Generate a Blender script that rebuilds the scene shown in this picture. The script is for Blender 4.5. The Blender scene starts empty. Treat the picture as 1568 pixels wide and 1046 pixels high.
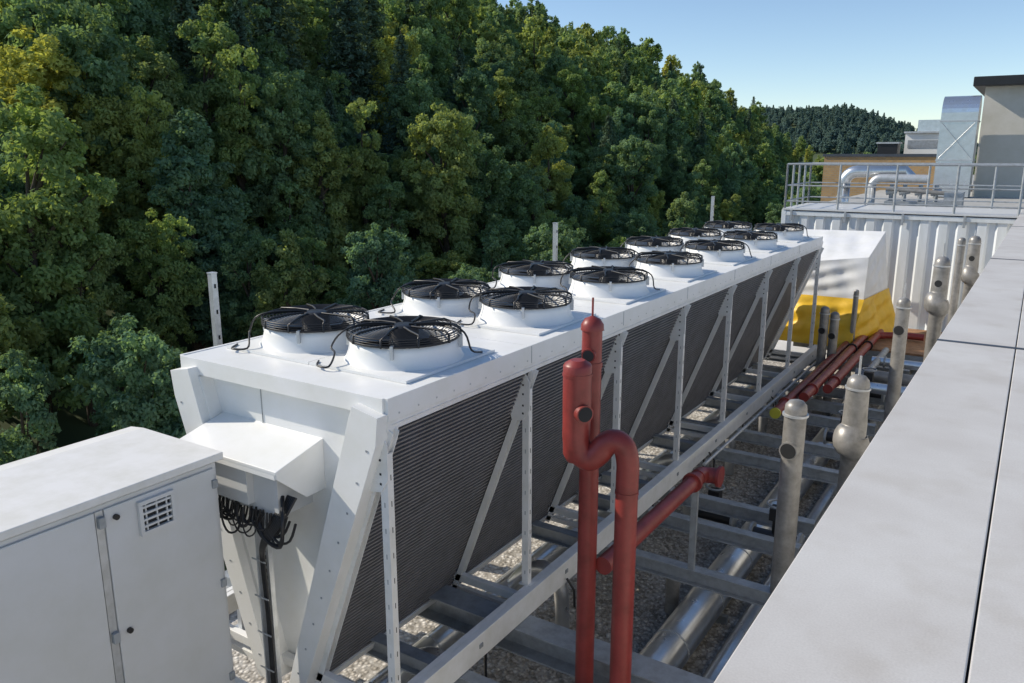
import bpy, math, random
import numpy as np
from mathutils import Vector, Matrix
random.seed(7); rng=np.random.default_rng(7)
sc=bpy.context.scene
# ------------------------------------------------------------ materials
def newmat(name):
    m=bpy.data.materials.new(name); m.use_nodes=True
    nt=m.node_tree; b=nt.nodes['Principled BSDF']
    return m,nt,b
def N(nt,t,**k):
    n=nt.nodes.new(t)
    for a,v in k.items(): setattr(n,a,v)
    return n
def paint(name,col,rough=.45,metal=0.0,var=.12,scale=3.0,bump=.0,bscale=40,streak=False,spec=.5):
    m,nt,b=newmat(name)
    tc=N(nt,'ShaderNodeTexCoord'); mp=N(nt,'ShaderNodeMapping')
    nt.links.new(tc.outputs['Object'],mp.inputs[0])
    if streak: mp.inputs['Scale'].default_value=(1,1,.18)
    n=N(nt,'ShaderNodeTexNoise'); n.inputs['Scale'].default_value=scale; n.inputs['Detail'].default_value=6; n.inputs['Roughness'].default_value=.65
    nt.links.new(mp.outputs[0],n.inputs['Vector'])
    r=N(nt,'ShaderNodeValToRGB')
    r.color_ramp.elements[0].position=.3; r.color_ramp.elements[1].position=.62
    c0=[c*(1-var*2.0) for c in col]; c0[2]=c0[2]*.96
    r.color_ramp.elements[0].color=(*c0,1); r.color_ramp.elements[1].color=(*col,1)
    nt.links.new(n.outputs['Fac'],r.inputs[0]); nt.links.new(r.outputs[0],b.inputs['Base Color'])
    rr=N(nt,'ShaderNodeMapRange'); rr.inputs['To Min'].default_value=min(1,rough+.12); rr.inputs['To Max'].default_value=max(0,rough-.08)
    nt.links.new(n.outputs['Fac'],rr.inputs['Value']); nt.links.new(rr.outputs[0],b.inputs['Roughness'])
    b.inputs['Metallic'].default_value=metal
    b.inputs['Specular IOR Level'].default_value=spec
    if bump>0:
        n2=N(nt,'ShaderNodeTexNoise'); n2.inputs['Scale'].default_value=bscale; n2.inputs['Detail'].default_value=4
        nt.links.new(tc.outputs['Object'],n2.inputs['Vector'])
        bp=N(nt,'ShaderNodeBump'); bp.inputs['Strength'].default_value=bump; bp.inputs['Distance'].default_value=.01
        nt.links.new(n2.outputs['Fac'],bp.inputs['Height']); nt.links.new(bp.outputs[0],b.inputs['Normal'])
    return m
WHITE=paint('white_paint',(.83,.835,.83),.38,var=.04,scale=2.5)
WHITE2=paint('white_frame',(.81,.815,.81),.45,var=.06,scale=6)
CABG=paint('cabinet_grey',(.62,.635,.65),.42,var=.04,scale=2)
CABTOP=paint('cabinet_top',(.76,.755,.74),.5,var=.07,scale=4)
BLACK=paint('black_plastic',(.018,.018,.02),.4,var=.1)
DARK=paint('dark_interior',(.02,.021,.023),.8,var=.1)
COILB=paint('coil_back',(.03,.03,.032),.7,var=.15,scale=5)
COIL=paint('coil_fin',(.25,.245,.25),.5,metal=.2,var=.12,scale=5)
GALV=paint('galvanised_steel',(.38,.41,.44),.5,metal=.3,var=.16,scale=9)
GALVL=paint('galvanised_light',(.58,.60,.62),.42,metal=.5,var=.12,scale=9)
SILVER=paint('aluminium_cladding',(.80,.81,.82),.28,metal=.9,var=.08,scale=5,bump=.15,bscale=5)
RED=paint('red_oxide_paint',(.27,.040,.034),.4,var=.16,scale=7,bump=.05)
PGREY=paint('pipe_grey',(.33,.32,.305),.40,metal=.3,var=.2,scale=8)
YEL=paint('yellow_tarp',(.80,.50,.03),.5,var=.08,scale=4,bump=.9,bscale=5)
TARPW=paint('white_tarp',(.80,.81,.82),.5,var=.05,scale=3,bump=.5,bscale=3)
CONT=paint('container_paint',(.72,.76,.79),.45,var=.10,scale=3,streak=True)
CONC=paint('concrete',(.45,.45,.44),.8,var=.15,scale=5,bump=.3)
BEIGE=paint('beige_render',(.55,.53,.48),.85,var=.05,scale=3,bump=.2)
WOOD=paint('deck_wood',(.38,.21,.11),.7,var=.25,scale=6)
BARK=paint('bark',(.09,.07,.05),.9,var=.3,scale=8,bump=.6)
YCAP=paint('yellow_cap',(.5,.48,.05),.5)
WALLG=paint('facade_panel',(.68,.67,.65),.6,var=.06)
RUBBER=paint('seam_blue_black',(.05,.065,.09),.6)
def parapet_mat():
    m,nt,b=newmat('parapet_sheet')
    tc=N(nt,'ShaderNodeTexCoord')
    n=N(nt,'ShaderNodeTexNoise'); n.inputs['Scale'].default_value=1.6; n.inputs['Detail'].default_value=8; n.inputs['Roughness'].default_value=.6
    n2=N(nt,'ShaderNodeTexNoise'); n2.inputs['Scale'].default_value=160; n2.inputs['Detail'].default_value=2
    n3=N(nt,'ShaderNodeTexNoise'); n3.inputs['Scale'].default_value=4; n3.inputs['Detail'].default_value=6
    for q in (n,n2,n3): nt.links.new(tc.outputs['Object'],q.inputs['Vector'])
    r=N(nt,'ShaderNodeValToRGB'); r.color_ramp.elements[0].position=.35; r.color_ramp.elements[1].position=.62
    r.color_ramp.elements[0].color=(.60,.575,.545,1); r.color_ramp.elements[1].color=(.68,.665,.64,1)
    nt.links.new(n.outputs['Fac'],r.inputs[0])
    mx=N(nt,'ShaderNodeMixRGB',blend_type='MULTIPLY'); mx.inputs[0].default_value=.24
    nt.links.new(r.outputs[0],mx.inputs[1]); nt.links.new(n2.outputs['Fac'],mx.inputs[2])
    r3=N(nt,'ShaderNodeValToRGB'); r3.color_ramp.elements[0].position=.52; r3.color_ramp.elements[1].position=.76; r3.color_ramp.elements[0].color=(1,1,1,1); r3.color_ramp.elements[1].color=(.88,.86,.83,1)
    nt.links.new(n3.outputs['Fac'],r3.inputs[0])
    m3=N(nt,'ShaderNodeMixRGB',blend_type='MULTIPLY'); m3.inputs[0].default_value=1
    nt.links.new(mx.outputs[0],m3.inputs[1]); nt.links.new(r3.outputs[0],m3.inputs[2])
    nt.links.new(m3.outputs[0],b.inputs['Base Color']); b.inputs['Roughness'].default_value=.55
    bp=N(nt,'ShaderNodeBump'); bp.inputs['Strength'].default_value=.12; bp.inputs['Distance'].default_value=.002
    nt.links.new(n2.outputs['Fac'],bp.inputs['Height']); nt.links.new(bp.outputs[0],b.inputs['Normal'])
    return m
PARA=parapet_mat()
def gravel_mat():
    m,nt,b=newmat('gravel')
    tc=N(nt,'ShaderNodeTexCoord')
    v=N(nt,'ShaderNodeTexVoronoi'); v.inputs['Scale'].default_value=22
    nt.links.new(tc.outputs['Object'],v.inputs['Vector'])
    r=N(nt,'ShaderNodeValToRGB'); e=r.color_ramp.elements
    e[0].color=(.42,.38,.32,1); e[1].color=(.92,.88,.81,1); e.new(.5).color=(.72,.67,.59,1)
    sp=N(nt,'ShaderNodeSeparateColor'); nt.links.new(v.outputs['Color'],sp.inputs[0]); nt.links.new(sp.outputs[0],r.inputs[0])
    mr=N(nt,'ShaderNodeMapRange'); mr.inputs['From Max'].default_value=.6; mr.inputs['To Min'].default_value=1; mr.inputs['To Max'].default_value=.5
    nt.links.new(v.outputs['Distance'],mr.inputs['Value'])
    mx=N(nt,'ShaderNodeMixRGB',blend_type='MULTIPLY'); mx.inputs[0].default_value=1
    nt.links.new(r.outputs[0],mx.inputs[1]); nt.links.new(mr.outputs[0],mx.inputs[2])
    nt.links.new(mx.outputs[0],b.inputs['Base Color']); b.inputs['Roughness'].default_value=.85
    bp=N(nt,'ShaderNodeBump'); bp.inputs['Strength'].default_value=.9; bp.inputs['Distance'].default_value=.025
    nt.links.new(mr.outputs[0],bp.inputs['Height']); nt.links.new(bp.outputs[0],b.inputs['Normal'])
    return m
GRAV=gravel_mat()
def brick_mat():
    m,nt,b=newmat('yellow_brick')
    tc=N(nt,'ShaderNodeTexCoord'); mp=N(nt,'ShaderNodeMapping'); mp.inputs['Rotation'].default_value=(math.pi/2,0,0)
    br=N(nt,'ShaderNodeTexBrick'); br.inputs['Scale'].default_value=3.2
    br.inputs['Color1'].default_value=(.42,.27,.12,1); br.inputs['Color2'].default_value=(.33,.21,.10,1); br.inputs['Mortar'].default_value=(.30,.27,.22,1)
    nt.links.new(tc.outputs['Object'],mp.inputs[0]); nt.links.new(mp.outputs[0],br.inputs['Vector']); nt.links.new(br.outputs['Color'],b.inputs['Base Color'])
    b.inputs['Roughness'].default_value=.85
    return m
BRICK=brick_mat()
def ground_mat():
    m,nt,b=newmat('forest_floor')
    tc=N(nt,'ShaderNodeTexCoord'); n=N(nt,'ShaderNodeTexNoise'); n.inputs['Scale'].default_value=.25; n.inputs['Detail'].default_value=9
    nt.links.new(tc.outputs['Object'],n.inputs['Vector'])
    r=N(nt,'ShaderNodeValToRGB'); r.color_ramp.elements[0].color=(.04,.06,.025,1); r.color_ramp.elements[1].color=(.09,.12,.045,1)
    nt.links.new(n.outputs['Fac'],r.inputs[0]); nt.links.new(r.outputs[0],b.inputs['Base Color']); b.inputs['Roughness'].default_value=.95
    return m
FLOOR=ground_mat()
def leaf_mat(name,cols,trans=.3,lo=.55,hi=1.5):
    m,nt,b=newmat(name); out=nt.nodes['Material Output']
    oi=N(nt,'ShaderNodeObjectInfo'); at=N(nt,'ShaderNodeAttribute',attribute_name='tint')
    r=N(nt,'ShaderNodeValToRGB'); e=r.color_ramp.elements
    e[0].color=(*cols[0],1); e[1].color=(*cols[-1],1)
    for i,c in enumerate(cols[1:-1]): e.new((i+1)/(len(cols)-1)).color=(*c,1)
    nt.links.new(oi.outputs['Random'],r.inputs[0])
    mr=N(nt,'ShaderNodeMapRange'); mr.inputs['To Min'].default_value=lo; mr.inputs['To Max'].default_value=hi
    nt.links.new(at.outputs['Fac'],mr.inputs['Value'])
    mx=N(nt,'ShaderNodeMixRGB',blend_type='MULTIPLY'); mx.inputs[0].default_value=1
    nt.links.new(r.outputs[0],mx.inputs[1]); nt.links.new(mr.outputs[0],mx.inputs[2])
    df=N(nt,'ShaderNodeBsdfDiffuse'); nt.links.new(mx.outputs[0],df.inputs[0]); nt.nodes.remove(b)
    tr=N(nt,'ShaderNodeBsdfTranslucent')
    m2=N(nt,'ShaderNodeMixRGB',blend_type='MULTIPLY'); m2.inputs[0].default_value=1; m2.inputs[2].default_value=(1.7,1.6,.75,1)
    nt.links.new(mx.outputs[0],m2.inputs[1]); nt.links.new(m2.outputs[0],tr.inputs[0])
    ms=N(nt,'ShaderNodeMixShader'); ms.inputs[0].default_value=trans
    nt.links.new(df.outputs[0],ms.inputs[1]); nt.links.new(tr.outputs[0],ms.inputs[2]); nt.links.new(ms.outputs[0],out.inputs[0])
    return m
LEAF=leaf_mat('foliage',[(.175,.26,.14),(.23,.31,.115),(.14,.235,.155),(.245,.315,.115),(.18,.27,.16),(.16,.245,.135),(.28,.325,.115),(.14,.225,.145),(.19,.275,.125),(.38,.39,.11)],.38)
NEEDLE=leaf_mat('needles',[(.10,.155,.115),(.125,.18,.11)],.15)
HAZETINT=leaf_mat('far_foliage_haze_tint',[(.13,.20,.19),(.155,.225,.19)],.15,.88,1.12)  # aerial haze on the distant trees is painted in as a bluish leaf colour
# ------------------------------------------------------------ mesh builder
class MB:
    def __init__(s): s.v=[];s.f=[];s.m=[];s.s=[];s.mats=[]
    def mi(s,mat):
        if mat not in s.mats: s.mats.append(mat)
        return s.mats.index(mat)
    def add(s,vs,fs,mat,smooth=False):
        o=len(s.v); s.v+= [tuple(v) for v in vs]; k=s.mi(mat)
        for f in fs: s.f.append([i+o for i in f]); s.m.append(k); s.s.append(smooth)
    def box(s,x0,x1,y0,y1,z0,z1,mat,M=None):
        vs=[Vector((x,y,z)) for x in(x0,x1) for y in(y0,y1) for z in(z0,z1)]
        if M: vs=[M@v for v in vs]
        s.add(vs,[(0,1,3,2),(4,6,7,5),(0,4,5,1),(2,3,7,6),(0,2,6,4),(1,5,7,3)],mat)
    def prism(s,poly,y0,y1,mat,axis='Y'):
        n=len(poly)
        if axis=='Y': vs=[(a,y0,b) for a,b in poly]+[(a,y1,b) for a,b in poly]
        elif axis=='X': vs=[(y0,a,b) for a,b in poly]+[(y1,a,b) for a,b in poly]
        else: vs=[(a,b,y0) for a,b in poly]+[(a,b,y1) for a,b in poly]
        s.add(vs,[tuple(range(n))[::-1],tuple(range(n,2*n))]+[(i,(i+1)%n,(i+1)%n+n,i+n) for i in range(n)],mat)
    def tube(s,pts,r,mat,seg=16,caps=True):
        pts=[Vector(p) for p in pts]; n=len(pts)
        rs=r if isinstance(r,(list,tuple)) else [r]*n
        T=[]
        for i in range(n):
            a=pts[max(i-1,0)]; b=pts[min(i+1,n-1)]; t=(b-a)
            T.append(t.normalized() if t.length>1e-9 else Vector((0,0,1)))
        up=Vector((0,0,1)) if abs(T[0].z)<.9 else Vector((1,0,0))
        u=T[0].cross(up).normalized(); vs=[]
        for i in range(n):
            u=(u-T[i]*u.dot(T[i])).normalized(); w=T[i].cross(u)
            for k in range(seg):
                a=2*math.pi*k/seg; vs.append(pts[i]+(u*math.cos(a)+w*math.sin(a))*rs[i])
        fs=[(i*seg+k,i*seg+(k+1)%seg,(i+1)*seg+(k+1)%seg,(i+1)*seg+k) for i in range(n-1) for k in range(seg)]
        s.add(vs,fs,mat,True)
        if caps:
            s.add(vs[:seg],[tuple(range(seg))],mat); s.add(vs[-seg:],[tuple(range(seg))[::-1]],mat)
    def lathe(s,prof,c,mat,seg=48,smooth=True):
        vs=[];n=len(prof)
        for r,z in prof:
            for k in range(seg):
                a=2*math.pi*k/seg; vs.append((c[0]+r*math.cos(a),c[1]+r*math.sin(a),c[2]+z))
        s.add(vs,[(i*seg+k,i*seg+(k+1)%seg,(i+1)*seg+(k+1)%seg,(i+1)*seg+k) for i in range(n-1) for k in range(seg)],mat,smooth)
    def ring(s,c,R,r,mat,seg=48,ms=6):
        vs=[]
        for i in range(seg):
            a=2*math.pi*i/seg
            for j in range(ms):
                b=2*math.pi*j/ms; q=R+r*math.cos(b); vs.append((c[0]+q*math.cos(a),c[1]+q*math.sin(a),c[2]+r*math.sin(b)))
        s.add(vs,[(i*ms+j,((i+1)%seg)*ms+j,((i+1)%seg)*ms+(j+1)%ms,i*ms+(j+1)%ms) for i in range(seg) for j in range(ms)],mat,True)
    def ob(s,name,parent=None,bevel=0,loc=None):
        me=bpy.data.meshes.new(name); me.from_pydata(s.v,[],s.f)
        for m in s.mats: me.materials.append(m)
        me.polygons.foreach_set('material_index',s.m); me.polygons.foreach_set('use_smooth',s.s); me.update()
        o=bpy.data.objects.new(name,me); sc.collection.objects.link(o)
        if parent: o.parent=parent
        if loc: o.location=loc
        if bevel:
            b=o.modifiers.new('bev','BEVEL'); b.width=bevel; b.segments=2; b.limit_method='ANGLE'; b.angle_limit=math.radians(50)
        return o
def empty(name):
    e=bpy.data.objects.new(name,None); sc.collection.objects.link(e); return e
def arc(c,r,a0,a1,ux,uy,n=8):
    c=Vector(c);ux=Vector(ux);uy=Vector(uy)
    return [c+ux*(r*math.cos(a0+(a1-a0)*i/n))+uy*(r*math.sin(a0+(a1-a0)*i/n)) for i in range(n+1)]
def spline(pts,k=5):
    P=[Vector(p) for p in pts]; P=[P[0]]+P+[P[-1]]; out=[]
    for i in range(1,len(P)-2):
        for j in range(k):
            t=j/k; a,b,c,d=P[i-1],P[i],P[i+1],P[i+2]
            out.append(.5*((2*b)+(c-a)*t+(2*a-5*b+4*c-d)*t*t+(3*b-a-3*c+d)*t**3))
    out.append(P[-2]); return out
# ------------------------------------------------------------ dry cooler
XR,XL=-3.37,-5.52; Y0,Y1=3.70,16.10; XC=(XR+XL)/2; HW=(XR-XL)/2; ZT=-1.55; ZB=-4.04; BAY=(Y1-Y0)/7
cool=empty('dry_cooler')
b=MB()
for k in range(7):
    y=Y0+k*BAY
    b.box(XL+.012,XR-.012,y+.004,y+BAY-.004,ZT-.04,ZT,WHITE)
b.box(XR-.02,XR+.01,Y0,Y1,ZT-.15,ZT+.006,WHITE); b.box(XL-.01,XL+.02,Y0,Y1,ZT-.15,ZT+.006,WHITE)
b.box(XL+.02,XR-.02,Y0-.02,Y0+.003,ZT-.12,ZT+.006,WHITE); b.box(XL+.02,XR-.02,Y1-.003,Y1+.02,ZT-.3,ZT+.006,WHITE)
b.box(XR-.03,XR-.001,Y0,Y1,ZT-.22,ZT-.155,WHITE2)
for k in range(1,7): b.box(XR+.010,XR+.0125,Y0+k*BAY-.004,Y0+k*BAY+.004,ZT-.145,ZT,GALV)
for k in range(60): 
    y=Y0+.1+k*.2; b.box(XR+.010,XR+.014,y,y+.012,ZT-.12,ZT-.108,GALVL)
b.ob('deck',cool,.006)
b=MB()
b.prism([(XR-.10,ZT-.05),(XL+.10,ZT-.05),(-4.57,ZB+.03),(-4.31,ZB+.03)],Y0+.16,Y1-.1,COILB)
b.ob('coil_core',cool)
def coil(sign,name):
    b=MB()
    xt=XC+sign*(HW-.035); xb=XC+sign*.18
    top=Vector((xt,0,ZT-.20)); bot=Vector((xb,0,ZB+.02)); d=(bot-top); L=d.length; d.normalize()
    nrm=Vector((-d.z*sign*1.0,0,d.x*sign)) ; 
    if nrm.x*sign<0: nrm=-nrm
    n=60
    def mm(p): return Matrix.Translation(p)@Matrix(((nrm.x,0,d.x,0),(0,1,0,0),(nrm.z,0,d.z,0),(0,0,0,1)))
    for i in range(n):
        p=top+d*(L*(i+.5)/n); M=mm(p)
        for k in range(7):
            b.box(-.012,.014,Y0+.16+k*BAY,Y0+.16+(k+1)*BAY-.09-(0 if k<6 else .02),-.0085,.0085,COIL,M)
    b.ob(name,cool)
    b=MB()
    for k in range(8):
        y=Y0+k*BAY+.04
        M=mm(top)
        b.box(.022,.075,y-.03,y-.022,.0,L+.05,WHITE2,M); b.box(.022,.03,y-.0215,y+.03,.0,L+.05,WHITE2,M)
        b.box(.022,.075,y+.0305,y+.036,.0,L+.05,WHITE2,M)
        j=.2
        while j<L:
            b.box(.03,.0315,y-.004,y+.004,j,j+.04,DARK,M); j+=.2
        px=XC+sign*(HW-.04); pz0=-3.74; pz1=-1.93
        b.box(px-.032,px+.032,y-.05,y-.042,pz0,pz1,WHITE2); b.box(px+.024*sign-.004,px+.024*sign+.004,y-.0415,y+.012,pz0,pz1,WHITE2)
        z=pz0+.1
        while z<pz1-.08:
            b.box(px-.004,px+.004,y-.0512,y-.0495,z,z+.035,GALV)
            b.box(px+sign*.0285-.001,px+sign*.0285+.001,y-.016,y-.010,z,z+.04,DARK); z+=.19
        g=[(px+.045,-1.86),(px-.005*sign,-1.78),(px-sign*.15,-2.16),(px-sign*.13,-2.22),(px-.02*sign,-2.2),(px+.045*1,-2.10)]
        b.prism(g,y-.060,y-.052,WHITE2)
        for gz in (-1.90,-1.98,-2.08,-2.15): b.box(px-.028,px-.012,y-.0615,y-.0595,gz,gz+.016,DARK)
        b.box(px-.06,px+.06,y-.06,y+.05,pz0-.012,pz0,WHITE2)
        b.box(min(XC+sign*.17,px),max(XC+sign*.17,px),y-.03,y+.02,-4.06,-4.01,WHITE2)
    M=mm(top)
    b.box(-.03,.03,Y0+.05,Y1-.05,L-.01,L+.06,WHITE2,M); b.box(-.03,.03,Y0+.05,Y1-.05,-.03,.0,WHITE2,M)
    b.ob(name+'_support_frame',cool)
coil(1,'coil_right'); coil(-1,'coil_left')
def endplates(yf,sg,name):
    b=MB()
    def P(poly,a,c): b.prism(poly,min(yf+sg*a,yf+sg*c),max(yf+sg*a,yf+sg*c),WHITE)
    w=[(XR+.005,ZT-.10),(XR-.22,ZT-.055),(-4.42,ZB-.02),(-4.255,ZB-.02),(XR-.02,ZT-.30)]
    P(w,-.10,.12); P([(2*XC-x-(.12 if z<-3 else 0),z) for x,z in w][::-1],-.10,.12)
    f_=[(XR-.22,ZT-.13),(XR-.26,ZT-.13),(-4.46,ZB),(-4.425,ZB)]
    P(f_,-.03,.10); P([(2*XC-x-(.12 if z<-3 else 0),z) for x,z in f_][::-1],-.03,.10)
    P([(XR-.20,ZT-.12),(XL+.20,ZT-.12),(-4.62,ZB),(-4.38,ZB)],.08,.11)
    P([(XR-.20,ZT-.05),(XL+.20,ZT-.05),(XL+.24,ZT-.12),(XR-.24,ZT-.12)],-.01,.11)
    b.box(XC-.25,XC-.244,yf+sg*.076-.003,yf+sg*.076+.003,ZT-.7,ZT-.12,GALV)
    for j in range(9):
        t=j/8.5; xx=(XR-.10)*(1-t)+(-4.33)*t; zz=(ZT-.35)*(1-t)+(ZB+.05)*t
        for q in (xx,2*XC-xx-.12*t): b.box(q-.008,q+.008,yf-sg*.103-.002,yf-sg*.103+.002,zz,zz+.016,GALV)
    b.ob(name,cool,.005)
endplates(Y0,1,'end_plate'); endplates(Y1,-1,'far_end_plate')
b=MB()
b.prism([(3.80,-1.97),(3.34,-2.085),(3.34,-2.11),(3.78,-2.005)],-5.16,-4.06,WHITE,'X')
for xa in (-4.075,-5.158):
    b.prism([(3.78,-2.0),(3.345,-2.105),(3.345,-2.14),(3.60,-2.36),(3.78,-2.36)],xa,xa+.013,WHITE,'X')
b.box(-5.143,-4.077,3.342,3.35,-2.15,-2.10,WHITE)
b.ob('terminal_hood',cool,.004)
b=MB(); b.box(-5.02,-4.2,3.46,3.79,-2.50,-2.14,CABG); b.box(-4.93,-4.45,3.40,3.46,-2.44,-2.15,CABG); 
b.box(-4.47,-4.40,3.50,3.54,-4.1,-2.50,GALVL); b.box(-4.485,-4.471,3.46,3.54,-4.1,-2.5,GALVL)
z=-4.0
while z<-2.6: b.box(-4.445,-4.425,3.497,3.4995,z,z+.03,DARK); z+=.055
b.ob('junction_box',cool,.004)
b=MB()
for i in range(34):
    x=-5.00+.023*i+random.uniform(-.02,.02); dz=random.uniform(.06,.20); y=3.42+random.uniform(-.04,.07); w_=random.uniform(.10,.30)
    pts=spline([(x,y,-2.47),(x+.01,y-.02,-2.49-dz*.6),(x+w_*.4,y-.03,-2.49-dz),(x+w_*.8,y-.01,-2.5-dz*.75),(x+w_,y+.01,-2.49)],3)
    b.tube(pts,random.choice((.006,.008,.010)),BLACK,6)
for i in range(7):
    xo=.016*i
    b.tube(spline([(-4.12-xo,3.55,-2.36),(-4.17-xo,3.42,-2.56),(-4.33-xo*.4,3.42,-2.74),(-4.40-xo*.3,3.46,-2.92),(-4.395-xo*.3,3.47,-3.4),(-4.40-xo*.3,3.47,-4.2)],4),.012,BLACK,6)
b.tube(spline([(-4.2,3.5,-2.35),(-4.10,3.40,-2.50),(-4.14,3.40,-2.68),(-4.3,3.40,-2.66),(-4.38,3.42,-2.56)],4),.014,BLACK,8)
for z in (-2.9,-3.2,-3.5,-3.8): b.box(-4.52,-4.37,3.445,3.45,z,z+.012,GALVL)
b.ob('cables',cool)
b=MB()
for x in (XR+.02,XL-.06):
    b.box(x-.0,x+.05,Y0-1.2,Y1+.45,-3.96,-3.74,WHITE2); b.box(x-.06 if x>-4 else x+.05,x if x>-4 else x+.11,Y0-1.2,Y1+.45,-3.755,-3.743,WHITE2)
for k in range(8):
    y=Y0+k*BAY+.04; b.box(XL-.0,XR+.018,y-.03,y+.03,-3.958,-3.88,WHITE2)
b.box(XL,XR,Y0-.45,Y0-.38,-3.958,-3.86,WHITE2)
for k in range(12):
    y=Y0-.5+k*1.4; b.box(XR+.07,XR+.078,y,y+.05,-3.86,-3.82,GALV)
b.ob('base_rails',cool,.004)
def fan_mesh():
    b=MB()
    hz=-1.37-ZT
    b.box(-.49,.49,-.56,.56,.001,.022,WHITE)
    b.lathe([(.478,.02),(.462,.04),(.445,.08),(.432,.13),(.43,hz),(.415,hz),(.41,.12),(.40,.0),(.40,-.03)],(0,0,0),WHITE)
    b.lathe([(.41,.03),(.0,.025)],(0,0,0),DARK)
    b.lathe([(.0,.272),(.09,.272),(.115,.255),(.12,.12),(.13,.11),(.13,.03)],(0,0,0),BLACK,24)
    for k in range(6):
        a0=k*math.pi/3; vs=[];m=7
        for i in range(m):
            t=i/(m-1); r=.12+.275*t; sw=.35*t*t
            w=.20+.16*t
            for e,zz in ((-1,.06),(1,.125)):
                a=a0+sw+e*w; vs.append((r*math.cos(a),r*math.sin(a),zz))
        b.add(vs,[(2*i,2*i+1,2*i+3,2*i+2) for i in range(m-1)],DARK,True)
    for i in range(12):
        R=.13+i*.0275; b.ring((0,0,.262-.018*(R/.45)**3),R,.003,BLACK,48,4)
    for z in (.195,.212,.229,.246): b.ring((0,0,z),.447,.004,BLACK,48,5)
    b.ring((0,0,.188),.440,.009,BLACK,48,6)
    for k in range(10):
        a=k*math.pi/5; c,s_=math.cos(a),math.sin(a)
        pts=[(.10*math.cos(a-.2),.10*math.sin(a-.2),.268),(.25*math.cos(a-.05),.25*math.sin(a-.05),.268),(.40*math.cos(a+.05),.40*math.sin(a+.05),.262),(.447*c*1,.447*s_,.24),(.452*c,.452*s_,.18)]
        b.tube(pts,.009,BLACK,6)
    for k in range(4):
        a=k*math.pi/2+.5; M=Matrix.Rotation(a,4,'Z')
        b.box(.428,.468,-.012,.012,.10,.20,GALVL,M)
    return b.ob('fan')
f0=fan_mesh(); f0.parent=cool
k=0
for r,fx in enumerate((-3.97,-4.93)):
    for i in range(7):
        o=f0 if k==0 else bpy.data.objects.new('fan',f0.data)
        if k: sc.collection.objects.link(o); o.parent=cool
        o.location=(fx,Y0+BAY*(i+.5),ZT+.001); o.scale=(.97,.97,1)
        k+=1
b=MB()
for i in range(7):
    y=Y0+BAY*(i+.5)
    for fx in (-3.97,-4.93):
        j=lambda: random.uniform(-.05,.05)
        b.tube(spline([(fx-.05,y-.05,ZT+.28),(fx-.22,y-.22+j(),ZT+.285),(fx-.34+j(),y-.34,ZT+.24),(fx-.40,y-.36+j(),ZT+.12),(fx-.30+j(),y-.46,ZT+.10),(fx-.22,y-.55+j(),ZT+.035),(fx-.36+j(),y-.60,ZT+.03),(fx-.42,y-.5+j(),ZT+.03)],4),.008,BLACK,6)
        if (i+int(fx))%2: b.tube(spline([(fx+.05,y,ZT+.28),(fx+.28,y+.12+j(),ZT+.285),(fx+.43,y+.2,ZT+.22),(fx+.47,y+.25+j(),ZT+.08),(fx+.45,y+.4,ZT+.03)],4),.008,BLACK,6)
b.ob('fan_cables',cool)
# ------------------------------------------------------------ control cabinet
cab=empty('electrical_cabinet')
b=MB(); CX0,CX1=-5.53,-4.53
b.box(CX0,CX1,-.6,3.22,-4.5,-2.07,CABG)
b.ob('body',cab,.006)
b=MB(); b.prism([(CX0-.04,-2.06),(CX0-.04,-2.02),(CX0+.12,-2.0),(CX1+.04,-2.0),(CX1+.04,-2.05),(CX1+.02,-2.06)],-.7,3.26,CABTOP)
b.ob('roof',cab,.005)
b=MB()
for ya,yb in ((2.405,3.19),(1.55,2.345),(.7,1.54)):
    b.box(CX1+.002,CX1+.022,ya,yb,-4.2,-2.10,CABG)
b.ob('doors',cab,.006)
b=MB()
b.box(CX1+.002,CX1+.016,2.35,2.40,-4.2,-2.10,GALVL)
for z in (-2.17,-2.95,-3.8):
    b.box(CX1+.016,CX1+.05,2.355,2.395,z-.035,z+.035,GALV)
for z in (-2.17,-2.95):
    b.tube([(CX1+.02,2.47,z),(CX1+.045,2.47,z)],.018,BLACK,12)
for z in (-2.2,-2.95,-3.7): b.box(CX1+.02,CX1+.04,3.16,3.20,z-.04,z+.02,GALV)
b.ob('locks_and_hinges',cab,.003)
b=MB(); y0,y1,z0,z1=2.61,2.86,-2.36,-2.13
x=CX1+.022
b.box(x,x+.006,y0+.02,y1-.02,z0+.02,z1-.02,DARK)
for (a,c,d,e) in ((y0,y1,z0,z0+.025),(y0,y1,z1-.025,z1),(y0,y0+.025,z0+.026,z1-.026),(y1-.025,y1,z0+.026,z1-.026)): b.box(x+.001,x+.028,a,c,d,e,CABG)
for i in range(4):
    zc=z0+.05+i*.043; b.box(x+.007,x+.024,y0+.027,y1-.027,zc,zc+.014,CABG)
for yy in (y0+.05,(y0+y1)/2,y1-.055): b.box(x+.008,x+.02,yy-.004,yy+.004,z0+.027,z1-.027,CABG)
b.ob('vent_grille',cab)
# ------------------------------------------------------------ roof deck, gravel, buildings
b=MB()
b.box(-7.0,-.62,-6,30,-14.05,-4.96,WALLG); b.ob('lower_roof_building')
b=MB(); b.add([(-7,-6,-4.9),(-.62,-6,-4.9),(-.62,20,-4.9),(-7,20,-4.9)],[(0,1,2,3)],GRAV); b.ob('gravel_ground')
b=MB(); b.box(-7.15,-6.95,-6,20,-5.2,-4.78,CONC); b.box(-7.2,-6.9,-6,20,-4.776,-4.75,GALVL); b.ob('roof_kerb')
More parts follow.
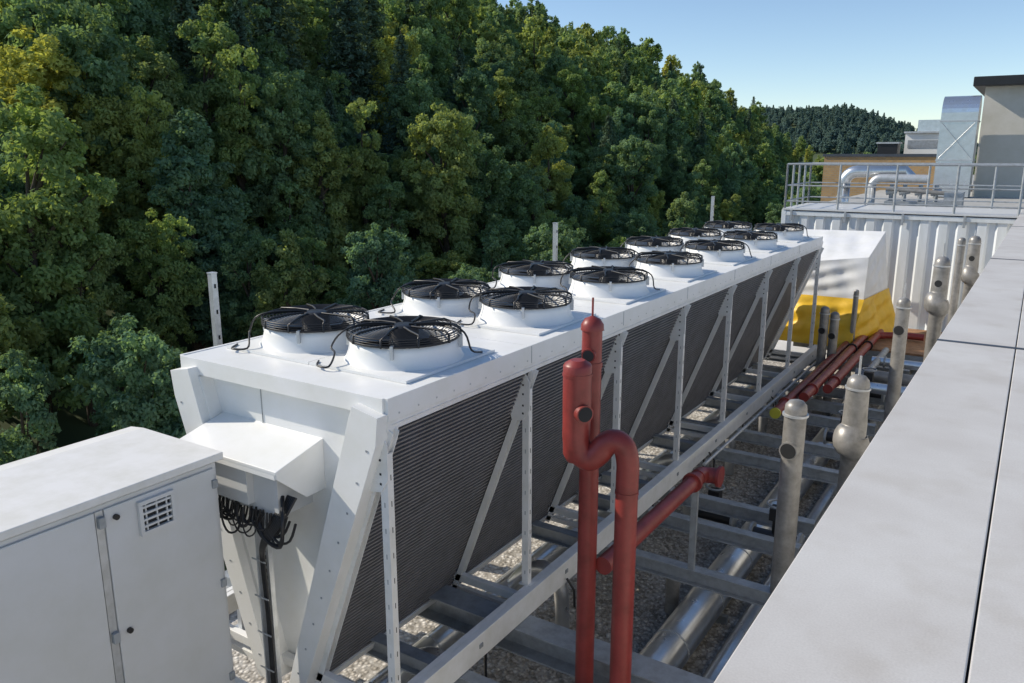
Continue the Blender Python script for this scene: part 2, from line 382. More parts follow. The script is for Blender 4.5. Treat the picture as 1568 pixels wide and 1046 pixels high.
# loose gravel stones (real geometry) on the visible strip
R=np.random.default_rng(5); ns=16000
px=R.uniform(-4.2,-1.7,ns); py=4.2+R.power(1.0,ns)*12; sr=R.uniform(.011,.026,ns)*(1+.02*py)
base=np.array([(1,0,0),(-1,0,0),(0,1,0),(0,-1,0),(0,0,.65),(0,0,-.4)]); tri=np.array([(0,2,4),(2,1,4),(1,3,4),(3,0,4)])
ang=R.uniform(0,6.28,ns); ca,sa=np.cos(ang),np.sin(ang)
bv=base[None]*sr[:,None,None]*R.uniform(.7,1.3,(ns,6,1))
V=np.stack([bv[...,0]*ca[:,None]-bv[...,1]*sa[:,None]+px[:,None],bv[...,0]*sa[:,None]+bv[...,1]*ca[:,None]+py[:,None],bv[...,2]-4.892],-1).reshape(-1,3)
F=(tri[None]+6*np.arange(ns)[:,None,None]).reshape(-1,3)
me=bpy.data.meshes.new('gravel_stones'); me.from_pydata(V.tolist(),[],F.tolist()); me.materials.append(GRAV); me.polygons.foreach_set('use_smooth',[True]*len(F))
o=bpy.data.objects.new('gravel',me); sc.collection.objects.link(o)
par=empty('parapet_roof')
b=MB()
def PX(y): return -.515+.0125*y
segs=[(-3,.75),(.77,5.84),(5.86,10.9),(10.92,16),(16.02,22)]
for ya,yb in segs:
    b.prism([(PX(ya),ya),(.0-.003,ya),(.0-.003,yb),(PX(yb),yb)],-1.24,-1.20,PARA,'Z')
    b.prism([(.003,ya),(1.4,ya),(1.4,yb),(.003,yb)],-1.24,-1.20,PARA,'Z')
b.ob('coping_sheets',par,.004)
b=MB()
for s0,s1 in zip(segs[:-1],segs[1:]):
    y=s1[0]; b.box(PX(y)-.002,1.4,y-.035,y+.012,-1.2385,-1.197,RUBBER)
b.prism([(PX(-3)+.03,-3),(1.4,-3),(1.4,22),(PX(22)+.03,22)],-1.36,-1.243,RUBBER,'Z')
b.ob('seams',par)
b=MB(); b.prism([(-.40,-3),(6,-3),(6,22),(-.16,22)],-14,-1.365,WALLG,'Z'); b.ob('wall',par)
# steel beams
st=empty('steel_support_beams')
b=MB()
def ibeam(y,x0,x1,zt,h=.2,w=.14):
    b.box(x0,x1,y-w/2,y+w/2,zt-.014,zt,GALV); b.box(x0,x1,y-w/2,y+w/2,zt-h,zt-h+.014,GALV); b.box(x0,x1,y-.006,y+.006,zt-h+.015,zt-.015,GALV)
for y in (6.95,7.98,8.64,10.3,11.2,12.5,13.3,14.2,15.1,16.2,4.4):
    ibeam(y,-6.2,-1.62,-3.965,.16,.12)
ibeam(5.25,-6.2,-1.2,-3.965,.24,.26)
b.ob('cross_beams',st)
b=MB()
for x in (-1.55,):
    b.box(x-.08,x+.08,3,17,-4.18,-4.166,GALV); b.box(x-.006,x+.006,3,17,-4.38,-4.18,GALV); b.box(x-.08,x+.08,3,17,-4.394,-4.38,GALV)
for y in (3.5,7,10.3,13.3,16.2):
    for x in (-1.55,-5.8): b.box(x-.07,x+.07,y-.07,y+.07,-4.9,-4.395 if x>-2 else -4.13,GALV)
b.ob('long_beams_and_posts',st)
# ------------------------------------------------------------ pipes
def obj(name,fn,parent=None):
    b=MB(); fn(b); return b.ob(name,parent)
def clad(b,pts,r):
    b.tube(pts,r,SILVER,28)
def big(b):
    clad(b,[(-2.42,2,-4.62),(-2.42,16.5,-4.62)],.19)
    for y in np.arange(2.5,16,1.0): b.tube([(-2.42,y,-4.62),(-2.42,y+.02,-4.62)],.195,GALVL,28)
    for y in np.arange(3.2,16,2.2): b.box(-2.62,-2.22,y,y+.06,-4.9,-4.80,GALV)
    clad(b,[(-1.95,2,-4.74),(-1.95,16.5,-4.74)],.11)
obj('insulated_pipe',big)
def big2(b):
    for x,z,r in ((-4.22,-4.48,.12),):
        clad(b,[(x,1.5,z),(x,16.6,z)],r)
        for y in np.arange(1.9,16,.8): b.tube([(x,y,z),(x,y+.018,z)],r+.004,GALVL,24)
    for y in np.arange(4.6,16,1.77):
        clad(b,spline([(-4.15,y,-4.44),(-3.98,y,-4.22),(-3.75,y,-4.10),(-3.58,y,-4.2),(-3.53,y,-4.5),(-3.53,y,-4.88)],4),.075)
        b.tube([(-3.45,y+.3,-4.1),(-3.45,y+.3,-4.45)],.012,BLACK,6)
o=obj('insulated_pipe',big2)
red=empty('red_vent_pipe')
def redp(b):
    b.tube([(-2.52,4.92,-4.9),(-2.52,4.92,-1.20)],.072,RED,24)
    b.tube([(-2.52,4.92,-1.21),(-2.52,4.92,-1.17),(-2.52,4.92,-1.13),(-2.52,4.92,-1.11)],[.082,.08,.055,.01],RED,24)
    b.tube([(-2.52,4.92,-1.12),(-2.52,4.92,-.98)],.008,RED,8)
    b.tube([(-2.52,4.92,-1.48),(-2.52,4.92,-1.44)],.078,RED,24)
    x,y=-2.46,4.60
    b.tube([(x,y,-1.35),(x,y,-1.375),(x,y,-1.39),(x,y,-1.45)],[.05,.088,.098,.098],RED,28)
    ux=Vector((.34,.10,0)).normalized(); c=Vector((x,y,0)); Z=lambda z:Vector((0,0,z))
    path=[c+Z(-1.45),c+Z(-1.62),c+Z(-1.80),c+ux*.0+Z(-1.92),c+ux*.035+Z(-2.01),c+ux*.10+Z(-2.04),c+ux*.165+Z(-1.985),c+ux*.21+Z(-1.925),c+ux*.275+Z(-1.90),c+ux*.335+Z(-1.945),c+ux*.36+Z(-2.05),c+ux*.36+Z(-2.2),c+ux*.36+Z(-2.6)]
    rad=[.098,.098,.096,.094,.092,.09,.088,.084,.081,.079,.078,.078,.078]
    k=4; sp_=spline(path,k); rr=[rad[min(int(i/k),12)]*(1-(i%k)/k)+rad[min(int(i/k)+1,12)]*((i%k)/k) for i in range(len(sp_))]
    b.tube(sp_+[c+ux*.36+Z(-4.9)],rr+[.078],RED,28)
    b.tube([c+Z(-1.86),c+Z(-2.02),c+Z(-2.07),c+Z(-2.085)],[.094,.09,.065,.02],RED,24)
    b.tube([c+Z(-1.44),c+Z(-1.46)],.102,RED,28)
    b.tube([c+ux*.36+Z(-2.25),c+ux*.36+Z(-2.27)],.082,RED,24)
    dd=Vector((.80,-.55,0)).normalized(); q=c+Z(-1.70)
    b.tube([q+dd*.03,q+dd*.125],.062,RED,20); b.tube([q+dd*.1252,q+dd*.1275],.052,DARK,20)
    dd2=Vector((.2,-.98,0)); q=Vector((-2.52,4.92,-1.38)); b.tube([q+dd2*.02,q+dd2*.09],.05,RED,18); b.tube([q+dd2*.0902,q+dd2*.092],.04,DARK,18)
obj('stack',redp,red)
def redh(b):
    b.tube([(-2.40,4.95,-3.02),(-2.40,6.98,-3.02)],.07,RED,20)
    b.tube(spline([(-2.40,6.95,-3.02),(-2.40,7.06,-3.03),(-2.36,7.12,-3.04),(-2.26,7.14,-3.04)],4),.078,RED,20)
    b.tube([(-2.26,7.14,-3.04),(-2.23,7.14,-3.04)],.105,RED,20)
    b.tube([(-2.40,6.80,-3.02),(-2.40,6.84,-3.02)],.095,RED,20)
    b.box(-2.43,-2.37,6.9,6.94,-3.97,-3.08,GALV)
obj('branch',redh,red)
def redfar(b):
    for x,z,y0,y1 in ((-2.82,-3.68,11.4,18.2),(-2.62,-3.62,12.2,17.4),(-2.44,-3.66,13.0,18.0)):
        b.tube([(x,y0,z),(x,y1,z)],.075,RED,18)
        b.tube([(x,y0+.5,z),(x,y0+.54,z)],.10,RED,18); b.tube([(x,y1-1.5,z),(x,y1-1.46,z)],.10,DARK,18)
    b.tube([(-2.82,11.36,-3.68),(-2.82,11.40,-3.68)],.08,YCAP,18)
    b.tube([(-2.44,17.6,-3.66),(-2.0,17.9,-3.66),(-1.6,17.9,-3.66)],.07,RED,16)
obj('red_supply_pipe',redfar)
def vent(name,x,y,zt,r,bulb=None,spike=False,hole=True,zb=-4.9):
    b=MB()
    b.tube([(x,y,zt+r*.25),(x,y,zt+r*.12),(x,y,zt-r*.25),(x,y,zt-r*.7),(x,y,zt-.45 if bulb else zb)],[r*.25,r*.65,r*.95,r*1.05 if bulb else r,r*1.12 if bulb else r],PGREY,24)
    b.tube([(x,y,zt-.10),(x,y,zt-.12)],r*1.17,GALVL,24)
    if bulb:
        pts=spline([Vector((x,y,zt-.42)),Vector((x,y,zt-.52)),Vector((x-.02,y-.03,zt-.60)),Vector((x-.01,y-.05,zt-.67)),Vector((x+.03,y-.05,zt-.73)),Vector((x+.02,y-.02,zt-.80)),Vector((x,y,zt-.92))],3)
        rv=[1.12,1.18,1.5,1.65,1.5,1.15,.95]; rr=[r*(rv[min(i//3,6)]*(1-(i%3)/3)+rv[min(i//3+1,6)]*(i%3)/3) for i in range(len(pts))]
        b.tube(pts+[Vector((x,y,zb))],rr+[r*.95],PGREY,24)
    if hole:
        d=Vector((-.1,-.99,0)).normalized(); q=Vector((x,y,zt-.36 if bulb else zt-.42))
        if not bulb:
            b.tube([q,q+d*(r*1.25)],r*.85,PGREY,20); b.tube([q+d*(r*1.252),q+d*(r*1.27)],r*.72,DARK,20)
        else:
            b.tube([q+d*(r*1.0),q+d*(r*1.14)],r*.5,DARK,16)
    if spike: b.tube([(x,y,zt),(x,y,zt+.22)],.012,GALVL,6)
    b.ob(name)
vent('vent_pipe',-1.55,6.96,-2.12,.095)
vent('vent_pipe',-1.28,8.35,-2.18,.105,bulb=1,hole=False,spike=True)
vent('vent_pipe',-1.37,12.0,-1.95,.09,spike=True)
vent('vent_pipe',-1.05,13.1,-1.48,.10,bulb=1,spike=True)
vent('vent_pipe',-.98,15.3,-1.38,.06,hole=False)
vent('vent_pipe',-.82,15.9,-1.40,.09,bulb=1)
vent('vent_pipe',-3.02,15.2,-2.75,.08)
vent('vent_pipe',-2.86,15.3,-2.85,.08)
vent('vent_pipe',-2.75,16.6,-2.6,.05,hole=False)
def valve(b,x,y,z):
    b.tube([(x-.25,y,z),(x+.25,y,z)],.07,BLACK,16); b.tube([(x-.27,y,z),(x-.24,y,z)],.12,GALV,18); b.tube([(x+.24,y,z),(x+.27,y,z)],.12,GALV,18)
    b.tube([(x,y,z),(x,y,z+.25)],.045,BLACK,12); b.box(x-.07,x+.07,y-.07,y+.07,z+.22,z+.36,BLACK); b.ring((x,y,z+.4),.11,.012,GALV,20,6)
for (x,y,z) in ((-1.95,8.3,-4.1),(-2.0,14.0,-3.9),(-3.0,9.4,-4.55),(-1.9,11.7,-4.0)):
    b=MB(); valve(b,x,y,z); b.ob('pipe_valve')
def misc(b):
    for (y,x0,x1,z,r,m) in ((7.4,-3.6,-2.9,-4.3,.075,PGREY),(13.8,-2.2,-1.2,-3.75,.09,SILVER),(14.6,-2.3,-1.2,-3.75,.10,PGREY),(12.0,-2.3,-1.3,-4.3,.09,SILVER),(15.6,-2.2,-1.1,-3.72,.08,SILVER)):
        b.tube([(x0,y,z)]+spline([(x1,y,z),(x1+.10,y,z-.03),(x1+.14,y,z-.12),(x1+.14,y,z-.5)],4),r,m,18)
        b.tube([(x0+.2,y,z),(x0+.23,y,z)],r*1.35,GALV,18)
    b.tube([(-2.1,12.8,-3.7),(-2.1,16.5,-3.7)],.06,GALV,14)
    b.tube([(-3.1,9.2,-3.80),(-3.1,16,-3.80)],.022,GALVL,10)
    for y in (6.0,9.9,12.9): b.tube([(-3.28,y,-3.9),(-3.20,y,-4.0),(-3.22,y+.05,-4.2)],.012,BLACK,6)
obj('small_service_pipes',misc)
for y,zt in ((4.77,-1.11),(11.3,-1.10),(18.8,-1.0)):
    b=MB(); b.box(-6.53,-6.47,y-.03,y+.03,-4.9,zt,GALVL); b.box(-6.535,-6.465,y-.035,y+.035,zt,zt+.01,GALVL); b.box(-6.6,-6.4,y-.1,y+.1,-4.9,-4.888,GALVL)
    for z in np.arange(-3.5,zt-.1,.25): b.box(-6.468,-6.464,y-.008,y+.008,z,z+.04,DARK)
    b.ob('edge_post')
b=MB(); b.tube(spline([(-6.5,-2,-2.72),(-6.5,1.4,-2.85),(-6.5,4.77,-2.70)],8),.005,GALVL,6); b.ob('guard_wire')
# ------------------------------------------------------------ container + railing
cont=empty('shipping_container')
CY=19.3; cx0,cx1=-5.0,3.2; cz0,cz1=-3.92,-1.30
b=MB()
def corr(a0,a1,fn):
    prof=[];x=a0;p=.36
    while x<a1-.01:
        prof+=[(x,0),(x+.12,0),(x+.165,.05),(x+.275,.05),(x+.32,0)]; x+=p
    prof=[q for q in prof if q[0]<=a1]+[(a1,0)]
    vs=[];
    for q,d in prof: vs+= [fn(q,d,cz0+.12),fn(q,d,cz1-.10)]
    b.add(vs,[(2*i,2*i+1,2*i+3,2*i+2) for i in range(len(prof)-1)],CONT)
corr(cx0+.1,cx1,lambda q,d,z:(q,CY+.03+d,z))
corr(CY+.1,CY+2.3,lambda q,d,z:(cx0+.03+d,q,z))
b.ob('corrugated_walls',cont)
b=MB()
b.box(cx0,cx1,CY,CY+.06,cz1-.10,cz1,CONT); b.box(cx0,cx1,CY,CY+.06,cz0,cz0+.12,CONT)
b.box(cx0,cx0+.1,CY-.005,CY+.1,cz0-.02,cz1+.02,CONT); b.box(cx0,cx0+.06,CY+.1,CY+2.35,cz1-.1,cz1,CONT); b.box(cx0,cx0+.06,CY+.1,CY+2.35,cz0,cz0+.12,CONT)
b.box(cx0+.06,cx1,CY+.06,CY+2.4,cz1-.02,cz1-.004,CONT)
b.box(cx0+.1,cx1,CY+.2,CY+2.3,cz0,cz1-.2,DARK)
for x in np.arange(cx0+.2,cx1,1.18): b.box(x,x+.05,CY-.03,CY-.002,cz1-.22,cz1+.02,GALV)
b.ob('frame',cont,.005)
b=MB(); b.box(-5.0,6,CY+2.45,60,-5,cz1-.03,CONC); b.box(cx0+.02,cx1+2,CY-.02,CY+2.44,cz1+.025,cz1+.06,CABG); b.box(cx1+.01,8,CY+.1,CY+2.4,-5,cz1-.01,CONC); b.ob('upper_roof_terrace')
rl=empty('metal_railing')
def rail(b,p0,p1,n):
    p0=Vector(p0);p1=Vector(p1)
    for i in range(n+1):
        p=p0.lerp(p1,i/n); b.tube([p,p+Vector((0,0,1.0))],.026,GALV,8)
    for h in (1.0,.52,.16): b.tube([p0+Vector((0,0,h)),p1+Vector((0,0,h))],.022 if h==1 else .016,GALV,8)
b=MB(); zt=cz1+.06
rail(b,(-4.95,CY+.05,zt),(3.2,CY+.05,zt),7); rail(b,(-4.95,CY+.05,zt),(-4.95,CY+2.3,zt),4); rail(b,(-4.95,CY+2.3,zt),(3.2,CY+2.3,zt),6)
b.ob('rails',rl)
def ducts(b):
    b.tube([(-4.25,22.3,-1.3),(-4.25,22.3,-.75)]+arc((-3.95,22.3,-.75),.3,math.pi,math.pi/2,(1,0,0),(0,0,1),6)+[(-2.9,22.6,-.42),(-2.75,22.6,-.6)],.15,SILVER,20)
    for z in (-1.1,-.85): b.tube([(-4.25,22.3,z),(-4.25,22.3,z+.03)],.165,GALVL,20)
    b.tube([(-3.55,22.1,-1.3),(-3.55,22.1,-.8)]+arc((-3.35,22.1,-.8),.2,math.pi,math.pi/2,(1,0,0),(0,0,1),6)+[(-2.3,22.1,-.6)],.10,GALVL,18)
    b.box(-3.2,-1.9,21.9,22.5,-1.3,-1.15,GALV)
    for x in (-3.1,-2.8,-2.45,-2.1):
        b.tube([(x,22.2,-1.2),(x,22.2,-.75)],.05,GALV,10); b.tube([(x-.12,22.2,-.95),(x+.12,22.2,-.9)],.07,GALVL,12)
    b.tube([(-3.2,22.0,-.85),(-1.6,22.0,-.95)],.05,PGREY,12)
    b.box(-1.9,-1.5,21.9,22.4,-1.3,-.9,GALV)
obj('roof_pipework',ducts)
bb=empty('brick_building')
b=MB(); b.box(-7.1,-2.6,33,40,-5,-.12,BRICK); b.ob('walls',bb)
b=MB(); b.box(-7.15,-2.55,32.95,40.05,-.12,-.02,RUBBER); b.ob('roof_edge',bb)
b=MB(); b.box(-5.4,-4.7,34,34.7,-.02,.36,BLACK); b.box(-5.45,-4.65,33.95,34.75,.36,.42,GALVL); b.ob('roof_vent',bb)
hv=MB(); hv.box(-4.6,-3.2,35,36.5,-.02,.75,WHITE); hv.box(-4.65,-3.15,34.9,36.6,.75,.82,GALVL); hv.box(-4.4,-3.1,36.6,38,-.02,1.3,SILVER); hv.box(-4.5,-3.3,34.98,34.995,.2,.5,GALV); hv.ob('rooftop_air_handler',None,.02)
bg=empty('beige_building')
b=MB(); b.box(-1.78,10,29.5,42,-5,2.0,BEIGE); b.ob('walls',bg)
b=MB(); b.box(-2.1,10.2,29.1,42.3,2.0,2.28,BLACK); b.ob('roof_fascia',bg,.02)
vd=MB()
x0,x1=-2.78,-1.80
vd.box(x0,x1,28.2,29.2,-1.3,.95,SILVER)
vd.prism([(28.2,.955),(29.2,.955)]+[(28.7+.5*math.cos(t),1.2+.5*math.sin(t)) for t in np.linspace(0,math.pi,14)],x0,x1,SILVER,'X')
for z in (.95,-.2): vd.box(x0-.02,x1+.02,28.17,29.23,z-.02,z+.02,GALVL)
for s_ in (1,-1):
    vd.tube([(x0+.05,28.19,-.15 if s_>0 else .9),(x1-.05,28.19,.9 if s_>0 else -.15)],.012,GALVL,6)
vd.ob('ventilation_duct')
def grid(b,A,B,C,D,mat,n=14,amp=.02):
    A,B,C,D=map(Vector,(A,B,C,D)); nn=(B-A).cross(D-A).normalized(); vs=[]
    for i in range(n+1):
        for j in range(n+1):
            s,t=i/n,j/n; p=(A*(1-s)+B*s)*(1-t)+(D*(1-s)+C*s)*t
            e=min(s,1-s,t,1-t)*4; p=p+nn*amp*min(1,e)*(math.sin(9*s+3*t+A.x)*.6+math.sin(17*t-8*s)*.4+math.sin(26*s+5*t)*.3+random.uniform(-.12,.12)); vs.append(p)
    b.add(vs,[(i*(n+1)+j,(i+1)*(n+1)+j,(i+1)*(n+1)+j+1,i*(n+1)+j+1) for i in range(n) for j in range(n)],mat,True)
tc_=empty('tarp_covered_crate')
b=MB(); X0,X1,Ya,Yb=-4.5,-2.66,16.9,18.7; zm=-2.85
a_=(X0,Ya,-2.25); b_=(X1,Ya+.15,-2.0); c_=(X1+.02,Yb,-1.62); d_=(X0,Yb,-1.66)
grid(b,a_,b_,c_,d_,TARPW,20,.03)
grid(b,(X0,Ya-.05,zm),(X1,Ya,zm),b_,a_,TARPW,20,.04)
grid(b,(X1,Ya,zm),(X1+.18,Yb,zm),c_,b_,TARPW,20,.04)
b.ob('white_tarp',tc_)
b=MB()
grid(b,(X0-.1,Ya-.45,-3.74),(X1-.1,Ya-.5,-3.74),(X1+.02,Ya-.02,zm+.03),(X0,Ya-.07,zm+.03),YEL,24,.08)
grid(b,(X1-.1,Ya-.5,-3.74),(X1+.5,Yb,-3.74),(X1+.2,Yb,zm+.03),(X1+.02,Ya-.02,zm+.03),YEL,24,.08)
b.ob('yellow_tarp',tc_)
b=MB()
for i in range(16): b.box(-3.9+.0,-.7,16.75+i*.155,16.75+i*.155+.148,-3.80,-3.76,WOOD)
b.box(-3.9,-.7,16.75,19.25,-3.9,-3.805,GALV); b.ob('wooden_deck')
# ------------------------------------------------------------ terrain
def foot(y): return np.clip(.232*y,23,96)
def hz(x,y):
    f=foot(y); t=np.clip((-x-f)/(102-f),0,1); t=t*t*(3-2*t)*.35+t*.65
    fade=np.clip(1-(y-235)/290,0,1)
    return -14+31*t*fade+np.clip(-x-102,0,200)*.03*fade
def terrain():
    xs=np.concatenate([np.linspace(-3000,-400,8),np.linspace(-300,20,81),np.linspace(100,3000,8)])
    ys=np.concatenate([np.linspace(-3000,-200,6),np.linspace(-100,560,121),np.linspace(640,1500,12),np.linspace(2000,5000,4)])
    X,Y=np.meshgrid(xs,ys,indexing='ij'); Z=hz(X,Y)
    Z=Z+56*np.exp(-((Y-1000)/170)**2)*np.clip((-X-20)/170,0,1)*np.where(X<-700,np.clip((X+1500)/800,0,1),1)
    v=np.stack([X,Y,Z],-1).reshape(-1,3); n,m=len(xs),len(ys)
    f=[(i*m+j,(i+1)*m+j,(i+1)*m+j+1,i*m+j+1) for i in range(n-1) for j in range(m-1)]
    me=bpy.data.meshes.new('ground'); me.from_pydata(v.tolist(),[],f); me.materials.append(FLOOR); me.update()
    for p in me.polygons: p.use_smooth=True
    o=bpy.data.objects.new('ground',me); sc.collection.objects.link(o)
terrain()
# ------------------------------------------------------------ trees
def leaves(C,Nrm,S,T,name,trunk,leafmat,asp=.62):
    n=len(C)
    r=rng.normal(size=(n,3)); nn=Nrm+r*.55; nn/=np.linalg.norm(nn,axis=1)[:,None]+1e-9
    a=np.cross(nn,rng.normal(size=(n,3))); a/=np.linalg.norm(a,axis=1)[:,None]+1e-9; bb=np.cross(nn,a)
    a=a*S[:,None]; bb=bb*(S*asp)[:,None]
    V=np.stack([C-a,C-bb*.9+a*.1,C+a,C+bb*.9+a*.1],1).reshape(-1,3)
    tv,tf=np.array(trunk.v),trunk.f
    me=bpy.data.meshes.new(name)
    nt_=len(tv); V=np.concatenate([V,tv]); nf=n+len(tf)
    me.vertices.add(len(V)); me.vertices.foreach_set('co',V.astype(np.float32).ravel())
    loops=np.concatenate([np.arange(4*n)]+[np.array(f)+4*n for f in tf]); tot=np.array([4]*n+[len(f) for f in tf]); st_=np.concatenate([[0],np.cumsum(tot)[:-1]])
    me.loops.add(len(loops)); me.loops.foreach_set('vertex_index',loops.astype(np.int32))
    me.polygons.add(nf); me.polygons.foreach_set('loop_start',st_.astype(np.int32)); me.polygons.foreach_set('loop_total',tot.astype(np.int32))
    mi=np.zeros(nf,np.int32); mi[n:]=1
    me.materials.append(leafmat); me.materials.append(BARK)
    me.update(calc_edges=True); me.polygons.foreach_set('material_index',mi)
    at=me.attributes.new('tint','FLOAT','POINT'); tt=np.concatenate([np.repeat(T,4),np.zeros(nt_)]); at.data.foreach_set('value',tt.astype(np.float32))
    return me
def deciduous(seed,H=10,rx=3.0,nl=20000,cone=0.0,leaf=.15,bot=.18,mat=LEAF):
    R=np.random.default_rng(seed); tr=MB()
    tr.tube([(0,0,-1),(0.05,0,H*.3),(R.uniform(-.3,.3),R.uniform(-.3,.3),H*.6),(0,0,H*.88)],[.26,.2,.12,.03],BARK,8)
    lobes=[]
    nlb=20
    for i in range(nlb):
        t=R.uniform(bot+.05,.92); a=i*2.4+R.uniform(-.5,.5); prof=(1-((t-.42)/.64)**2)**.5*(1-cone)+cone*(1.05-t)
        rad=rx*prof*R.uniform(.35,.85)
        lobes.append((np.array([rad*math.cos(a),rad*math.sin(a),H*t]),R.uniform(.2,.36)*rx*(1.15-.5*t)))
    lobes.append((np.array([0,0,H*.93]),rx*.25)); lobes.append((np.array([0,0,H*.6]),rx*.5*(1-cone*.4))); lobes.append((np.array([0,0,H*.38]),rx*.55))
    for c,r in lobes[:12]:
        z=max(H*.12,c[2]-1.8); tr.tube([(0,0,z),(c[0]*.5,c[1]*.5,z+(c[2]-z)*.6),tuple(c)],[.1,.06,.02],BARK,5)
    cc=[];cn=[];cs=[]
    for c,r in lobes:
        m=int(15*(r/1.0)**1.6)+7
        d=R.normal(size=(m,3)); d[:,2]=d[:,2]*.9+.2; d/=np.linalg.norm(d,axis=1)[:,None]
        cc.append(c+d*r*R.uniform(.7,1.2,(m,1))); cn.append(d); cs.append(R.uniform(.2,.5,m)*(.6+.4*r))
    cc=np.concatenate(cc);cn=np.concatenate(cn);cs=np.concatenate(cs); M=len(cc)
    w=cs**2; idx=R.choice(M,nl,p=w/w.sum())
    d=R.normal(size=(nl,3)); d/=np.linalg.norm(d,axis=1)[:,None]
    d=d+cn[idx]*.5; rr=R.uniform(.35,1.0,nl)**.6
    C=cc[idx]+d*(cs[idx]*rr)[:,None]*np.array([1,1,.75])
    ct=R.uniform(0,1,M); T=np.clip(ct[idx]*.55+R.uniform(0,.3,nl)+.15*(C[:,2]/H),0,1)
    return leaves(C,d*.6+np.array([0,0,.6]),R.uniform(.7,1.3,nl)*leaf,T,'deciduous_tree_mesh',tr,mat)
def spruce(seed,H=15,rb=3.0,per=60,leaf=.13,mat=NEEDLE):
    R=np.random.default_rng(seed); tr=MB(); tr.tube([(0,0,-1),(0,0,H*.5),(0,0,H*.99)],[.25,.14,.02],BARK,8)
    C=[];Nn=[];T=[]
    z=H*.08
    while z<H*.985:
        t=z/H; L=rb*(1-t)**.8*1.0+.12; nb=int(6+5*(1-t)); off=R.uniform(0,6.28)
        for k in range(nb):
            a=off+k*6.283/nb+R.uniform(-.25,.25); l=L*R.uniform(.7,1.15); m=int(per*(l/rb))+10
            s=R.uniform(.08,1,m); w=(1-s*.75)*.32*l
            dr=np.array([math.cos(a),math.sin(a)]); pe=np.array([-dr[1],dr[0]]); q=R.uniform(-1,1,m)*w
            zz=z-s*s*l*.38+.22*l*s**3-np.abs(q)*.25-R.uniform(0,.28,m)
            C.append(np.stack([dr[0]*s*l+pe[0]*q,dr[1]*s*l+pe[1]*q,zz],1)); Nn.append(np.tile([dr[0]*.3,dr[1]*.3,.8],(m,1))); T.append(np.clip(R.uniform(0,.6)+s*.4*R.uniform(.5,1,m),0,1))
        z+=H*.028*R.uniform(.8,1.2)*(1.25-.6*t)
    C=np.concatenate(C);Nn=np.concatenate(Nn);T=np.concatenate(T)
    return leaves(C,Nn,R.uniform(.7,1.3,len(C))*leaf,T,'spruce_tree_mesh',tr,mat,.45)
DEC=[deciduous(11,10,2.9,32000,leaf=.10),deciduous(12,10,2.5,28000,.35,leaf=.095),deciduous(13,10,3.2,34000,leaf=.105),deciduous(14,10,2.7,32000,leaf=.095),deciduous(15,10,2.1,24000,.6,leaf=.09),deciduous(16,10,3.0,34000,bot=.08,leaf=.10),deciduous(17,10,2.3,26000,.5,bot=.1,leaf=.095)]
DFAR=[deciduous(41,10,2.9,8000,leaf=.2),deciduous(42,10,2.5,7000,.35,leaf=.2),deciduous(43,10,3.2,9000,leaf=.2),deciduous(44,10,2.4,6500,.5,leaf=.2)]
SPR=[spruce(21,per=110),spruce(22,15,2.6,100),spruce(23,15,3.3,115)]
FAR=[spruce(31,13,3.0,14,.5,HAZETINT),deciduous(32,11,3.4,1800,leaf=.5,mat=HAZETINT),deciduous(33,11,3.6,1800,leaf=.5,mat=HAZETINT),deciduous(34,10,3.9,1800,leaf=.5,mat=HAZETINT)]
def inst(me,name,x,y,z,s,parent=None,sz=1):
    o=bpy.data.objects.new(name,me); o.location=(x,y,z); o.rotation_euler=(random.uniform(-.05,.05),random.uniform(-.05,.05),random.uniform(0,6.28)); o.scale=(s,s,s*sz)
    if parent: o.parent=parent
    sc.collection.objects.link(o)
    return o
forest=empty('hillside_forest')
cnt=0
y=-10.
while y<540:
    far=max(1,y/130); step=4.0*far**.7
    f=float(foot(y)); x=-f-.5
    while x>-116:
        depth=-x-f
        yy=y+random.uniform(-.45,.45)*step; xx=x+random.uniform(-.45,.45)*step
        Fh=-.5446*xx+.8387*yy; Rr=.8387*xx+.5446*yy
        if Fh>9 and abs(Rr)<Fh*.70+5:
            z=float(hz(xx,yy))
            if depth<8: s=random.uniform(.45,.85)
            elif depth<18: s=random.uniform(.6,1.15)
            else: s=random.uniform(.8,1.45)
            if y>240: s*=.9
            S=DEC if (xx*xx+yy*yy)<110**2 else DFAR
            if depth>16 and random.random()<.13: inst(random.choice(SPR),'forest_spruce',xx,yy,z,random.uniform(.75,1.15),forest)
            else: inst(random.choice(S),'forest_tree',xx,yy,z,s,forest,random.uniform(.95,1.3))
            cnt+=1
        st2=step*(1.0 if depth<18 else 1.3); x-=st2
    y+=step
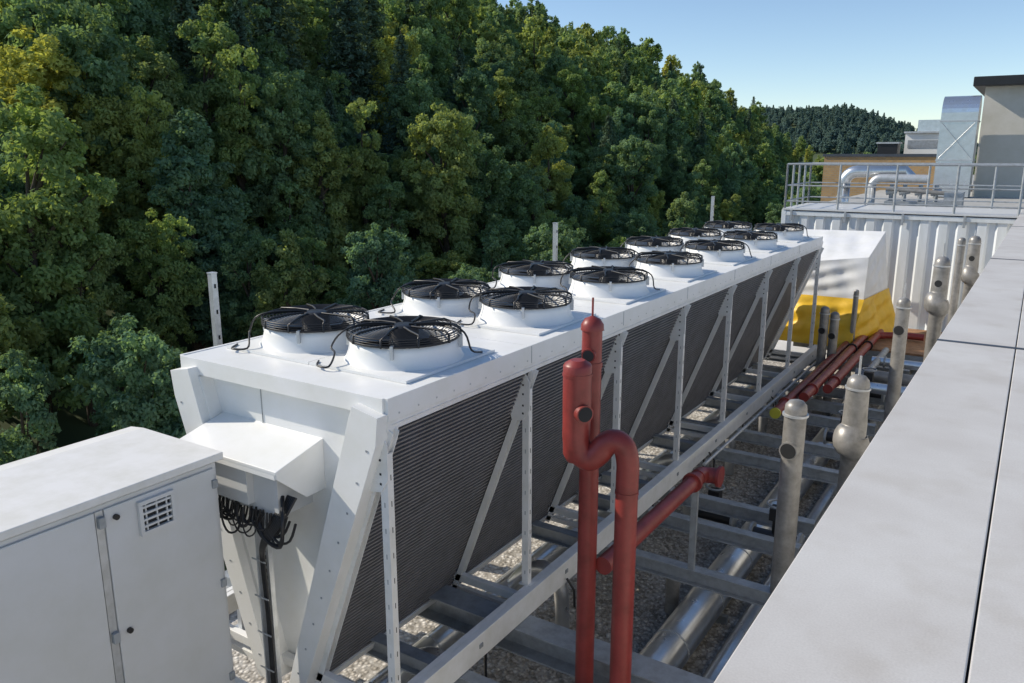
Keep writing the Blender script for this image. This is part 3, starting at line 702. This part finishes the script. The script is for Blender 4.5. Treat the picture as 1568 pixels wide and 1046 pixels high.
for (x,yy,s) in ((-50,38,1.3),(-52,45,1.55),(-50,52,1.5),(-54,60,1.4),(-47,34,1.15),(-56,68,1.4),(-57,50,1.5),(-58,40,1.4)):
    inst(random.choice(SPR),'spruce_tree',x,yy,float(hz(x,yy))-.5,s)
dist=empty('distant_forest')
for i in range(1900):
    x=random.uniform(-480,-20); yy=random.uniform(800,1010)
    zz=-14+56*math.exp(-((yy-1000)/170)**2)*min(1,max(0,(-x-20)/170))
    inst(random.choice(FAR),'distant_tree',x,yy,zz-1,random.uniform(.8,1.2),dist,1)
for i in range(110):
    yy=random.uniform(200,480); x=-yy*random.uniform(.03,.215)
    if random.random()<.5: x=-yy*random.uniform(.10,.215)
    inst(random.choice(DFAR),'valley_tree',x,yy,-14,random.uniform(.9,1.4),dist,1)
print('trees',cnt)
# ------------------------------------------------------------ light + camera
EL,AZ=math.radians(34),math.radians(-106)
s=Vector((math.cos(EL)*math.sin(AZ),math.cos(EL)*math.cos(AZ),math.sin(EL)))
ld=bpy.data.lights.new('sun','SUN'); ld.energy=5.0; ld.angle=math.radians(.5); ld.color=(1,.91,.77)
lo=bpy.data.objects.new('sun',ld); sc.collection.objects.link(lo); lo.rotation_euler=s.to_track_quat('Z','Y').to_euler(); lo.location=(0,0,50)
w=bpy.data.worlds.new('World'); sc.world=w; w.use_nodes=True; nt=w.node_tree
sk=nt.nodes.new('ShaderNodeTexSky'); sk.sky_type='NISHITA'; sk.sun_disc=False; sk.sun_elevation=EL; sk.sun_rotation=AZ; sk.altitude=1200; sk.air_density=1.0; sk.dust_density=0.0; sk.ozone_density=2.0
bgn=nt.nodes['Background']; bgn.inputs['Strength'].default_value=.15; nt.links.new(sk.outputs[0],bgn.inputs[0])
cd=bpy.data.cameras.new('camera'); cd.lens=36*1223/1568; cd.sensor_width=36; cd.clip_start=.05; cd.clip_end=9000
co=bpy.data.objects.new('camera',cd); sc.collection.objects.link(co); co.location=(0,0,0); co.rotation_euler=(math.radians(90-13.25),0,math.radians(33)); sc.camera=co
sc.view_settings.view_transform='Standard'; sc.view_settings.look='None'; sc.view_settings.exposure=0
